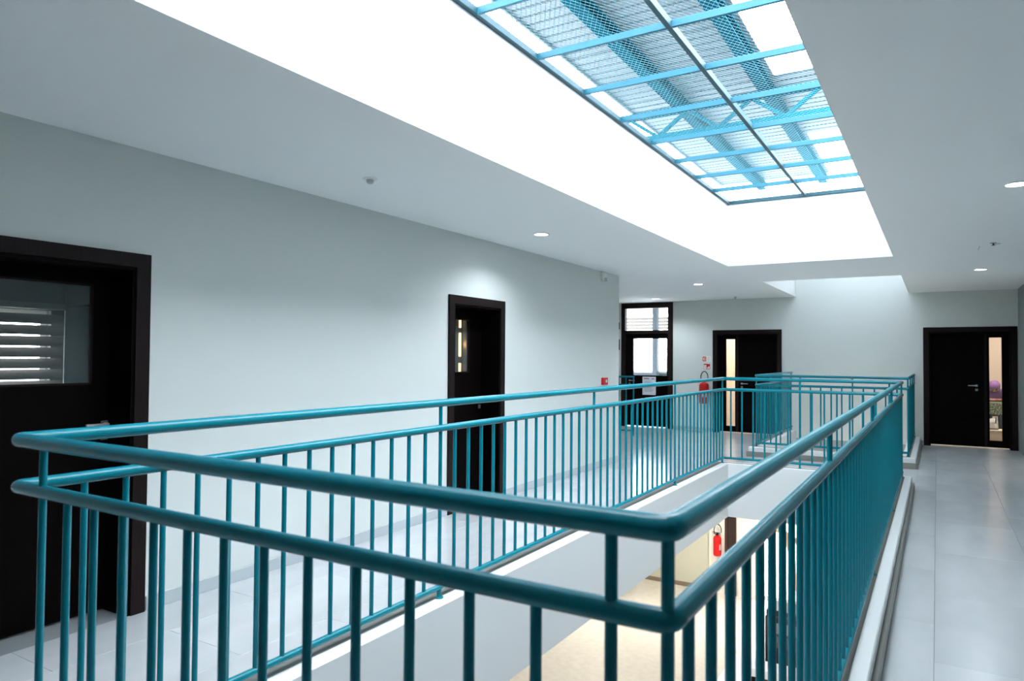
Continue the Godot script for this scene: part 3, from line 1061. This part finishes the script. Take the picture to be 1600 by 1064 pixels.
func extinguisher(at: Vector3, r: float, h: float, label: String, wall_z: float, turn := 0.15) -> void:
	var o := thing("fire_extinguisher", label, "fire extinguisher", at)
	part("cylinder", lathe([[0.0, 0.0], [r * 0.86, 0.0], [r, 0.02], [r, h - 0.07], [r * 0.85, h - 0.03], [r * 0.4, h], [0.0, h]], 28), M.red, o)
	var lb := begin()
	for i in 8:
		var a0 := turn + 1.6 * i / 8.0
		var a1 := turn + 1.6 * (i + 1) / 8.0
		var rr := r + 0.0012
		quad(lb, Vector3(cos(a0) * rr, h * 0.30, sin(a0) * rr), Vector3(cos(a1) * rr, h * 0.30, sin(a1) * rr), Vector3(cos(a1) * rr, h * 0.58, sin(a1) * rr), Vector3(cos(a0) * rr, h * 0.58, sin(a0) * rr), Vector3(cos((a0 + a1) / 2), 0, sin((a0 + a1) / 2)))
	part("label", lb.commit(), mat(Color(0.82, 0.62, 0.62), 0.5), o)
	var st := begin()
	lathe_into(st, [[r * 0.34, h - 0.01], [r * 0.30, h + 0.045], [0.0, h + 0.045]], Vector3.ZERO, 16)
	bar_into(st, Vector3(-0.10, h + 0.055, 0.0), Vector3(0.05, h + 0.045, 0.0), 0.022, 0.012)
	bar_into(st, Vector3(-0.09, h + 0.022, 0.0), Vector3(0.02, h + 0.032, 0.0), 0.020, 0.010)
	part("valve", st.commit(), M.black, o)
	var loop := []
	for i in 17:
		var a := lerpf(-0.35, PI + 0.5, i / 16.0)
		loop.append(Vector3(cos(a) * 0.075 + 0.01, h + 0.10 + sin(a) * 0.125, 0.01))
	loop.append(Vector3(r + 0.016, h * 0.7, 0.0).lerp(loop[16], 0.6))
	loop.reverse()
	part("hose", tube(loop, 0.010, false, 10), M.black, o)
	part("bracket", cbox(Vector3(-0.02, h * 0.62, wall_z - at.z), Vector3(0.02, h * 0.95, -r * 0.8), 0.003), M.black, o)

# =================================================================================================
#  rooms seen through the door glass
# =================================================================================================
func room_light(at: Vector3, c: Color, e: float, label: String) -> void:
	var o := thing("ceiling_lamp", label, "ceiling light", at)
	part("bowl", lathe([[0.16, 0.0], [0.165, -0.02], [0.14, -0.05], [0.08, -0.07], [0.0, -0.076]], 24), glow(c, 3.0), o)
	var l := OmniLight3D.new()
	l.name = "lamp"
	l.position = Vector3(0, -0.14, 0)
	l.light_color = c
	l.light_energy = e
	l.light_size = 0.1
	l.omni_range = 12.0
	l.omni_attenuation = 2.0
	l.shadow_enabled = true
	o.add_child(l)

func side_rooms() -> void:
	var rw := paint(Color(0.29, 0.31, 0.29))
	# room behind door 1, with a window and a blind opposite the door
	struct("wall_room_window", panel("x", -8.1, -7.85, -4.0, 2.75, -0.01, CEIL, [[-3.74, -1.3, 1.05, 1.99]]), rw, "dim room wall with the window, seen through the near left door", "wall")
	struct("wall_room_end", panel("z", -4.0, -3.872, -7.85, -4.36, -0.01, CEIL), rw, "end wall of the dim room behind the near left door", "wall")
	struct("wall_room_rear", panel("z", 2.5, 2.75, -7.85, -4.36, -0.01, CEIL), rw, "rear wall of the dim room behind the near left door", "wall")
	var o := thing("window_blind", "pale slatted blind over the bright window seen through the near left door", "blind", Vector3(-7.80, 0, -2.5))
	part("head_rail", cbox(Vector3(-0.04, 2.0, -1.35), Vector3(0.05, 2.075, 1.25), 0.012), mat(Color(0.35, 0.38, 0.36), 0.6), o)
	var bm := mat(Color(0.40, 0.385, 0.365), 0.8)
	bm.backlight = Color(0.04, 0.04, 0.04)
	var slat_st := begin()
	var arc := []
	for i in 7:
		var a := lerpf(-1.0, 1.0, i / 6.0)
		arc.append(Vector2(0.010 * (1 - a * a) - 0.028 * a, 0.0495 * a))
	for i in 6:
		var p: Vector2 = arc[i]
		var q: Vector2 = arc[i + 1]
		var n := Vector3(q.y - p.y, p.x - q.x, 0).normalized()
		quad(slat_st, Vector3(p.x, p.y, -1.34), Vector3(q.x, q.y, -1.34), Vector3(q.x, q.y, 1.24), Vector3(p.x, p.y, 1.24), n)
		quad(slat_st, Vector3(p.x - 0.002, p.y, -1.34), Vector3(q.x - 0.002, q.y, -1.34), Vector3(q.x - 0.002, q.y, 1.24), Vector3(p.x - 0.002, p.y, 1.24), -n)
	var slat := slat_st.commit()
	for i in 10: part("slat", slat, bm, o, Vector3(0.0, 1.901 - 0.1127 * i, 0))
	part("edge_cord", rod(Vector3(0.04, 0.72, -1.33), Vector3(0.04, 2.0, -1.33), 0.006, 8), M.plastic, o)
	var cab := mat(Color(0.07, 0.10, 0.12), 0.9)
	cab.metallic_specular = 0.1
	o = thing("tall_cabinet", "tall dark blue-grey cabinet beside the blind behind the near left door", "cabinet", Vector3(-7.74, 0, -3.87))
	part("carcass", cbox(Vector3(0.0, 0.0, 0.0), Vector3(1.5, 2.045, 0.03), 0.003), cab, o)
	part("door", cbox(Vector3(0.01, 0.06, 0.03), Vector3(0.745, 2.03, 0.05), 0.003), cab, o)
	part("door", cbox(Vector3(0.755, 0.06, 0.03), Vector3(1.49, 2.03, 0.05), 0.003), cab, o)
	struct("window_1", panel("x", -8.0, -7.94, -3.74, -1.3, 1.05, 1.99, [[-3.68, -2.55, 1.11, 1.93], [-2.49, -1.36, 1.11, 1.93]]), M.plastic, "white window frame behind the slatted blind", "window")
	# dark room behind door 2, with one slim warm glowing strip
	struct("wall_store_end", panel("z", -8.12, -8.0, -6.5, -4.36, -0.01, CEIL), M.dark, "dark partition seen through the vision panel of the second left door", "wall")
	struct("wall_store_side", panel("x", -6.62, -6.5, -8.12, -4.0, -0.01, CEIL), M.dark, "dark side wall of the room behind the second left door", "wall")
	var warm := Color(1.0, 0.74, 0.45)
	o = thing("warm_strip", "slim warm vertical glowing strip seen through the vision panel of the second left door", "wall light", Vector3(-5.67, 0, -7.98))
	for e in [[1.30, 1.46], [1.55, 1.88], [1.95, 2.11]]:
		part("tube", cbox(Vector3(-0.013, e[0], 0.0), Vector3(0.013, e[1], 0.03), 0.005), glow(warm, 1.6), o)
	part("spine", cbox(Vector3(-0.018, 1.26, -0.02), Vector3(0.018, 2.15, 0.002), 0.003), M.black, o)
	var l := OmniLight3D.new()
	l.name = "lamp"
	l.position = Vector3(0, 1.72, 0.1)
	l.light_color = warm
	l.light_energy = 0.02
	l.light_size = 0.03
	l.omni_range = 8.0
	l.omni_attenuation = 2.0
	l.shadow_enabled = true
	o.add_child(l)
	solo("wood_panel", cbox(Vector3(-5.55, 0.0, -7.999), Vector3(-5.475, 2.3, -7.97), 0.003), mat(Color(0.40, 0.31, 0.22), 0.6), "tan wooden post beside the slim warm strip behind the second left door", "panel")
	# warm rooms behind the end wall
	var tan_paint := paint(Color(0.76, 0.715, 0.655))
	struct("wall_class_end", panel("z", -18.6, -18.4, -4.35, 3.0, -0.01, CEIL), tan_paint, "warm tan wall of the rooms behind the two end doors", "wall")
	struct("wall_class_side", panel("x", 2.6, 2.85, -18.4, -15.1, -0.01, CEIL), tan_paint, "warm tan side wall of the room behind the far right door", "wall")
	struct("wall_class_left", panel("x", -4.35, -4.20, -18.4, -15.23, -0.01, CEIL), tan_paint, "warm tan side wall of the room behind the left end door", "wall")
	struct("wall_class_middle", panel("x", -1.6, -1.45, -18.4, -15.1, -0.01, CEIL), tan_paint, "partition between the rooms behind the two end doors", "wall")
	struct("wall_class_front", panel("z", -15.1, -15.08, 1.45, 3.0, -0.01, CEIL), tan_paint, "front wall of the room behind the far right door", "wall")
	room_light(Vector3(-3.0, CEIL, -16.8), Color(1.0, 0.93, 0.85), 1.8, "round ceiling lamp in the room behind the left end door")
	room_light(Vector3(0.9, CEIL, -16.4), Color(1.0, 0.93, 0.87), 1.35, "round ceiling lamp in the room behind the far right door")
	craft_table()
	# balcony outside the glazed door
	struct("wall_balcony", panel("z", -16.9, -16.75, -8.2, -4.35, -0.012, 1.17), mat(Color(0.26, 0.29, 0.33), 0.8), "grey balcony parapet outside the tall glazed door", "wall")
	solo("balcony_column", cbox(Vector3(-6.0, -0.012, -16.74), Vector3(-5.885, CEIL, -16.58), 0.008), mat(Color(0.24, 0.28, 0.33), 0.7), "grey column on the balcony seen through the pane of the tall glazed door", "column")
	o = thing("balcony_railing", "dark grey rail on the balcony parapet seen through the tall glazed door", "railing", Vector3(0, 0, -16.70))
	part("rail", rod(Vector3(-8.1, 1.20, 0.02), Vector3(-4.4, 1.20, 0.02), 0.03, 12), M.grey, o)
	for i in 4: part("bracket", rod(Vector3(-7.6 + i, 1.12, -0.06), Vector3(-7.6 + i, 1.20, 0.02), 0.012, 8), M.grey, o)
	o = thing("slatted_screen", "beige slatted sun screen beyond the balcony, seen through the transom window", "screen", Vector3(0, 0, -18.2))
	var screen := mat(Color(0.44, 0.42, 0.40), 0.8)
	for i in 4: part("slat", cbox(Vector3(-8.1, 2.32 + 0.085 * i, -0.03), Vector3(-5.2, 2.40 + 0.085 * i, 0.0), 0.003), screen, o)
	for x in [-8.05, -5.25]: part("post", cbox(Vector3(x - 0.03, -0.012, -0.07), Vector3(x + 0.03, CEIL, -0.03), 0.003), screen, o)
	o = thing("exit_lamp", "small red lamp under the balcony soffit seen through the transom window", "lamp", Vector3(-6.17, CEIL, -16.0))
	part("base", lathe([[0.05, 0.0], [0.05, -0.015], [0.0, -0.015]], 16), M.plastic, o)
	part("cap", lathe([[0.06, -0.013], [0.06, -0.04], [0.03, -0.055], [0.0, -0.058]], 16), M.red, o)

func craft_table() -> void:
	# a low table with a patterned cloth, a person leaning over it, a bag on a box before it
	var z := -16.62
	var o := thing("work_table", "low table behind the glass strip of the far right door", "table", Vector3(1.0, 0, z))
	part("top", cbox(Vector3(-0.45, 0.69, -0.55), Vector3(0.45, 0.72, 0.0), 0.004), mat(Color(0.55, 0.38, 0.24), 0.5), o)
	for x in [-0.40, 0.40]:
		for dz in [-0.50, -0.05]:
			part("leg", rod(Vector3(x, 0, dz), Vector3(x, 0.69, dz), 0.022, 12), M.black, o)
	# cloth: a draped sheet with a hanging front edge
	var st := begin()
	var cols := 24
	for i in cols:
		var xa := -0.47 + 0.94 * i / cols
		var xb := -0.47 + 0.94 * (i + 1) / cols
		var wa := 0.012 * sin(xa * 40.0)
		var wb := 0.012 * sin(xb * 40.0)
		quad(st, Vector3(xa, 0.722, -0.5), Vector3(xb, 0.722, -0.5), Vector3(xb, 0.722, 0.012), Vector3(xa, 0.722, 0.012), Vector3.UP)
		quad(st, Vector3(xa, 0.722, 0.012), Vector3(xb, 0.722, 0.012), Vector3(xb, 0.50, 0.03 + wb), Vector3(xa, 0.50, 0.03 + wa), Vector3(0, 0, 1))
	var cm := mat(Color.WHITE, 0.85)
	cm.albedo_texture = noise_tex(0.05, Color(0.02, 0.12, 0.05), Color(0.80, 0.80, 0.66), 91, 2)
	world_tex(cm, Vector3(1.1, 1.1, 1.1))
	solo("patterned_cloth", st.commit(), cm, "green flowery cloth hanging over the low table behind the far right door", "cloth", Vector3(1.0, 0, z))
	# box and bag
	o = thing("storage_box", "cream storage box on the floor before the patterned cloth, behind the far right door", "box", Vector3(1.02, 0, -16.32))
	part("body", cbox(Vector3(-0.26, 0.0, -0.14), Vector3(0.26, 0.20, 0.14), 0.008), mat(Color(0.84, 0.76, 0.64), 0.6), o)
	part("lid", cbox(Vector3(-0.275, 0.20, -0.155), Vector3(0.275, 0.235, 0.155), 0.008), mat(Color(0.88, 0.82, 0.72), 0.5), o)
	o = thing("white_bag", "white bag with black edging on the cream storage box behind the far right door", "bag", Vector3(0.90, 0.235, -16.30))
	part("body", lathe([[0.0, 0.0], [0.085, 0.0], [0.095, 0.03], [0.085, 0.14], [0.06, 0.20], [0.0, 0.205]], 20), M.plastic, o)
	st = begin()
	lathe_into(st, [[0.096, 0.0], [0.1, 0.0], [0.1, 0.02], [0.094, 0.02]], Vector3.ZERO, 20)
	part("base_trim", st.commit(), M.black, o)
	var hl := []
	for i in 13:
		var a := PI * i / 12.0
		hl.append(Vector3(0.045 + 0.012 * sin(a), 0.20 - 0.16 * (1 - sin(a)) * 0.5 + 0.03 * sin(a), 0.075 * cos(a)))
	part("handle", tube(hl, 0.010, false, 8), M.black, o)
	# stool and person
	var pz := z - 0.62
	o = thing("stool", "low stool under the seated person behind the far right door", "stool", Vector3(0.98, 0, pz - 0.06))
	part("seat", lathe([[0.0, 0.43], [0.17, 0.43], [0.175, 0.445], [0.16, 0.46], [0.0, 0.46]], 20), M.casing, o)
	for i in 4:
		var a := PI / 4 + PI / 2 * i
		part("leg", rod(Vector3(cos(a) * 0.17, 0, sin(a) * 0.17), Vector3(cos(a) * 0.11, 0.43, sin(a) * 0.11), 0.014, 10), M.casing, o)
	var skin := mat(Color(0.45, 0.27, 0.18), 0.6)
	var purple := mat(Color(0.46, 0.30, 0.52), 0.85)
	var b := Vector3(0.98, 0, pz)
	o = thing("person", "person in a purple headscarf and top leaning on the patterned cloth", "person", b)
	st = begin()
	var bones := []
	bones.append([Vector3(0, 0.56, -0.08), Vector3(0, 0.62, -0.06), 0.135, 0.13])          # hips
	bones.append([Vector3(0, 0.62, -0.06), Vector3(0, 0.82, 0.03), 0.13, 0.125])            # waist to chest
	bones.append([Vector3(-0.13, 0.90, 0.06), Vector3(0.13, 0.90, 0.06), 0.075, 0.075])     # shoulders
	bones.append([Vector3(0, 0.92, 0.07), Vector3(0, 1.0, 0.13), 0.055, 0.05])              # neck
	bones.append([Vector3(0, 0.985, 0.19), Vector3(0, 1.03, 0.15), 0.078, 0.09])            # head
	for s in [-1.0, 1.0]:
		bones.append([Vector3(0.16 * s, 0.90, 0.06), Vector3(0.20 * s, 0.775, 0.26), 0.052, 0.042])   # upper arm
		bones.append([Vector3(0.20 * s, 0.775, 0.26), Vector3(0.0, 0.765, 0.40 + 0.02 * s), 0.040, 0.028])   # forearm on the cloth
		bones.append([Vector3(0.09 * s, 0.545, -0.05), Vector3(0.11 * s, 0.54, 0.30), 0.085, 0.06])  # thigh
		bones.append([Vector3(0.11 * s, 0.53, 0.31), Vector3(0.11 * s, 0.10, 0.27), 0.055, 0.038])   # shank
		bones.append([Vector3(0.11 * s, 0.045, 0.25), Vector3(0.11 * s, 0.03, 0.40), 0.04, 0.028])   # foot
	nets_into(st, bones, 0.016, 0.03)
	# hands, fingers laid over the opposite forearm, each on a finer grid
	for s in [-1.0, 1.0]:
		var w := Vector3(0.0, 0.765, 0.40 + 0.02 * s)
		var f := Vector3(-s, 0.0, 0.15).normalized()
		var u := Vector3(0, 0, 1.0)
		var hb := [[w - f * 0.01, w + f * 0.07, 0.024, 0.022], [w + f * 0.03 - u * 0.018, w + f * 0.075 - u * 0.024, 0.014, 0.013], [w + f * 0.03 + u * 0.018, w + f * 0.075 + u * 0.024, 0.014, 0.013]]
		for i in 4:
			var k: Vector3 = w + f * 0.075 + u * (i - 1.5) * 0.020
			var L: float = [0.060, 0.070, 0.066, 0.052][i]
			hb.append([k, k + f * L * 0.55 + Vector3(0, 0.006, 0), 0.0088, 0.008])
			hb.append([k + f * L * 0.55 + Vector3(0, 0.006, 0), k + f * L + Vector3(0, -0.012, 0), 0.008, 0.007])
		var th: Vector3 = w + f * 0.02 - u * 0.022 + Vector3(0, 0.008, 0)
		hb.append([th, th + f * 0.04 - u * 0.022, 0.011, 0.0095])
		hb.append([th + f * 0.04 - u * 0.022, th + f * 0.075 - u * 0.02, 0.0095, 0.008])
		nets_into(st, hb, 0.005, 0.006)
	# nose and ears are small capsules of the face
	nets_into(st, [[Vector3(0, 0.985, 0.262), Vector3(0, 0.965, 0.278), 0.010, 0.013], [Vector3(-0.03, 0.985, 0.25), Vector3(0.03, 0.985, 0.25), 0.02, 0.02], [Vector3(-0.018, 0.938, 0.262), Vector3(0.018, 0.938, 0.262), 0.010, 0.010]], 0.004, 0.008)
	part("body", st.commit(), skin, o)
	st = begin()
	nets_into(st, [[Vector3(0, 1.045, 0.13), Vector3(0, 1.05, 0.19), 0.100, 0.102], [Vector3(0, 1.02, 0.12), Vector3(0, 0.93, 0.05), 0.095, 0.10]], 0.012, 0.03)
	part("headscarf", st.commit(), purple, o)
	st = begin()
	var top := [[Vector3(0, 0.58, -0.07), Vector3(0, 0.82, 0.03), 0.150, 0.142], [Vector3(-0.13, 0.90, 0.055), Vector3(0.13, 0.90, 0.055), 0.088, 0.088]]
	for s in [-1.0, 1.0]: top.append([Vector3(0.16 * s, 0.90, 0.06), Vector3(0.193 * s, 0.80, 0.22), 0.064, 0.056])
	nets_into(st, top, 0.014, 0.03)
	part("top", st.commit(), purple, o)
	st = begin()
	var trousers := []
	for s in [-1.0, 1.0]:
		trousers.append([Vector3(0.09 * s, 0.545, -0.06), Vector3(0.11 * s, 0.54, 0.30), 0.098, 0.074])
		trousers.append([Vector3(0.11 * s, 0.53, 0.31), Vector3(0.11 * s, 0.14, 0.275), 0.070, 0.056])
	nets_into(st, trousers, 0.016, 0.03)
	part("trousers", st.commit(), M.dark, o)

# =================================================================================================
#  the storey below, seen through the well
# =================================================================================================
func lower_storey() -> void:
	var warm_white := paint(Color(0.92, 0.91, 0.885))
	var beige := paint(Color(0.76, 0.76, 0.70))  # dimmer light on this end wall put into its paint
	var fm := mat(Color.WHITE, 0.35)
	fm.albedo_texture = noise_tex(0.02, Color(0.77, 0.75, 0.715), Color(0.83, 0.81, 0.775), 55, 4)
	world_tex(fm, Vector3(0.6, 0.6, 0.6))
	struct("floor_lower", panel("y", LOW - 0.2, LOW, -8.2, 3.2, -15.2, 3.2), fm, "warm beige tiled floor of the storey below", "floor")
	struct("wall_lower_left", panel("x", -5.85, -5.6, -14.95, 3.2, LOW, -0.555, [[-14.47, -13.5, LOW - 1.0, LOW + 2.12]]), warm_white, "white left wall of the storey below, with a dark door at its far end", "wall")
	struct("wall_lower_right", panel("x", 3.0, 3.2, -15.0, 3.2, LOW, -0.555), warm_white, "right wall of the storey below", "wall")
	struct("wall_lower_front", panel("z", 3.0, 3.2, -5.6, 3.0, LOW, -0.555), warm_white, "wall of the storey below, behind the viewer", "wall")
	struct("wall_lower_back", panel("z", -15.2, -14.95, -5.85, -4.12, LOW, -0.555), beige, "end wall of the storey below painted beige for shade, left of the lower fire extinguisher", "wall")
	struct("wall_lower_end", panel("z", -15.2, -14.87, -4.12, 3.2, LOW, -0.555, [[-3.16, -0.75, LOW - 1.0, -0.95]]), warm_white, "bright white end wall of the storey below, around the glazed opening", "wall")
	struct("baseboard_lower", cbox(Vector3(-5.6, LOW, -14.951), Vector3(-4.12, LOW + 0.09, -14.935), 0.003), mat(Color(0.50, 0.44, 0.38), 0.5), "brown-grey skirting at the foot of the lower beige-toned wall", "skirting")
	var d := door_node("door_6", "dark door of the storey below, at the far end of its white left wall")
	part("lining", panel("x", -5.83, -5.61, -14.47, -13.5, LOW, LOW + 2.12, [[-14.44, -13.53, LOW - 0.1, LOW + 2.09]]), M.casing, d)
	var lf := part("leaf", cbox(Vector3(-5.78, LOW + 0.01, -14.44), Vector3(-5.735, LOW + 2.09, -13.53), 0.003), M.wood, d)
	handle(lf, Vector3(-5.735, LOW + 1.05, -14.36), Vector3(0, 0, 1), Vector3(1, 0, 0))
	# dark brown door standing open at right angles to the lower end wall
	d = thing("open_door", "dark brown door standing open beside the lower fire extinguisher", "door", Vector3(-3.72, LOW, -14.868))
	part("leaf", cbox(Vector3(0.0, 0.01, 0.0), Vector3(0.16, 2.42, 0.05), 0.003), wood(Color(0.14, 0.07, 0.06), Color(0.20, 0.11, 0.09), 8), d)
	part("jamb", cbox(Vector3(-0.07, 0.0, 0.0), Vector3(-0.012, 2.42, 0.03), 0.003), wood(Color(0.20, 0.11, 0.10), Color(0.27, 0.16, 0.14), 9), d)
	extinguisher(Vector3(-3.93, LOW + 0.80, -14.785), 0.082, 0.42, "bright red fire extinguisher hung on the white wall of the storey below", -14.87, -0.75)
	# glazed opening
	struct("window_2", panel("z", -15.1, -15.04, -3.16, -0.75, LOW, -0.95, [[-3.10, -2.0, LOW + 0.06, -1.0], [-1.94, -0.81, LOW + 0.06, -1.0]]), M.plastic, "white framed glazed opening of the storey below, bright with daylight", "window")
	struct("ground_outside", panel("y", LOW - 0.3, LOW - 0.02, -9.0, 6.0, -40.0, -15.2), mat(Color(0.82, 0.82, 0.80), 0.8), "pale paved ground outside the lower glazed opening", "ground")
	# bent branch outside the window
	var st := begin()
	tube_into(st, [Vector3(-3.15, -2.0, -15.95), Vector3(-3.02, -2.12, -15.98), Vector3(-2.88, -2.13, -16.0), Vector3(-2.80, -2.2, -16.0), Vector3(-2.74, -2.42, -16.0), Vector3(-2.66, -2.62, -16.0)], 0.06, false, 12)
	tube_into(st, [Vector3(-2.80, -2.22, -16.0), Vector3(-2.62, -2.30, -16.05), Vector3(-2.50, -2.46, -16.1), Vector3(-2.46, -2.62, -16.1)], 0.045, false, 12)
	tube_into(st, [Vector3(-2.66, -2.62, -16.0), Vector3(-2.62, -3.36, -16.0)], 0.05, false, 12)
	var tanm := mat(Color.WHITE, 0.8)
	tanm.albedo_texture = noise_tex(0.05, Color(0.52, 0.38, 0.24), Color(0.78, 0.64, 0.46), 61, 4)
	world_tex(tanm, Vector3(2, 2, 2))
	solo("bent_branch", st.commit(), tanm, "tan bent branch against the bright lower glazed opening", "branch")
	solo("dark_cable", tube([Vector3(-3.03, -1.98, -15.02), Vector3(-2.97, -2.08, -15.0), Vector3(-2.89, -2.24, -15.02)], 0.006, false, 8), M.black, "thin black cable slanting across the lower glazed opening", "cable")
	solo("wall_cable", tube([Vector3(-3.255, -2.36, -14.862), Vector3(-3.225, -2.26, -14.862), Vector3(-3.205, -2.18, -14.862), Vector3(-3.17, -2.24, -14.862)], 0.006, false, 8), M.black, "short black cable end on the white wall beside the lower glazed opening", "cable")
	# counter and the black machine behind it
	var o := thing("reception_counter", "counter with a white top and a black front on the floor below the well", "counter", Vector3(-2.369, LOW, -9.457))
	part("counter_top", cbox(Vector3(0, 0.79, -0.31), Vector3(1.9, 0.90, 0.0), 0.006), M.white, o)
	part("counter_top", cbox(Vector3(0, 0.79, 0.0), Vector3(0.30, 0.90, 1.8), 0.006), M.white, o)
	part("front", cbox(Vector3(0.04, 0.0, -0.27), Vector3(1.86, 0.79, -0.04), 0.004), M.black, o)
	part("front", cbox(Vector3(0.04, 0.0, -0.04), Vector3(0.26, 0.79, 1.76), 0.004), M.black, o)
	o = thing("copier", "black upright copier with grey panels behind the white counter on the floor below", "copier", Vector3(-1.70, LOW, -10.4))
	part("cabinet", cbox(Vector3(-0.36, 0.0, -0.3), Vector3(0.36, 1.34, 0.18), 0.012), M.black, o)
	part("paper_drawer", cbox(Vector3(-0.30, 1.12, 0.17), Vector3(0.30, 1.26, 0.20), 0.006), M.grey, o)
	part("paper_drawer", cbox(Vector3(-0.30, 0.93, 0.17), Vector3(0.30, 1.08, 0.20), 0.006), mat(Color(0.30, 0.30, 0.33), 0.4), o)
	part("scanner_lid", cbox(Vector3(-0.35, 1.34, -0.28), Vector3(0.35, 1.42, 0.16), 0.012), M.black, o)
	part("status_label", cbox(Vector3(0.12, 1.27, 0.178), Vector3(0.22, 1.33, 0.186), 0.002), mat(Color(0.45, 0.55, 0.30), 0.5), o)
	# added unseen lamps that brighten the lower storey
	for e in [[-4.9, -12.6, "added unseen lamp in the lower ceiling before the beige-toned wall"], [-2.9, -13.2, "added unseen lamp in the lower ceiling before the glazed opening"], [-4.2, -7.0, "added unseen lamp in the lower ceiling left of the first opening"], [0.8, -8.0, "added unseen lamp in the lower ceiling right of the first opening"]]:
		downlight(Vector3(e[0], -0.551, e[1]), e[2], 2.4, 0.09, Color(1.0, 0.97, 0.91))
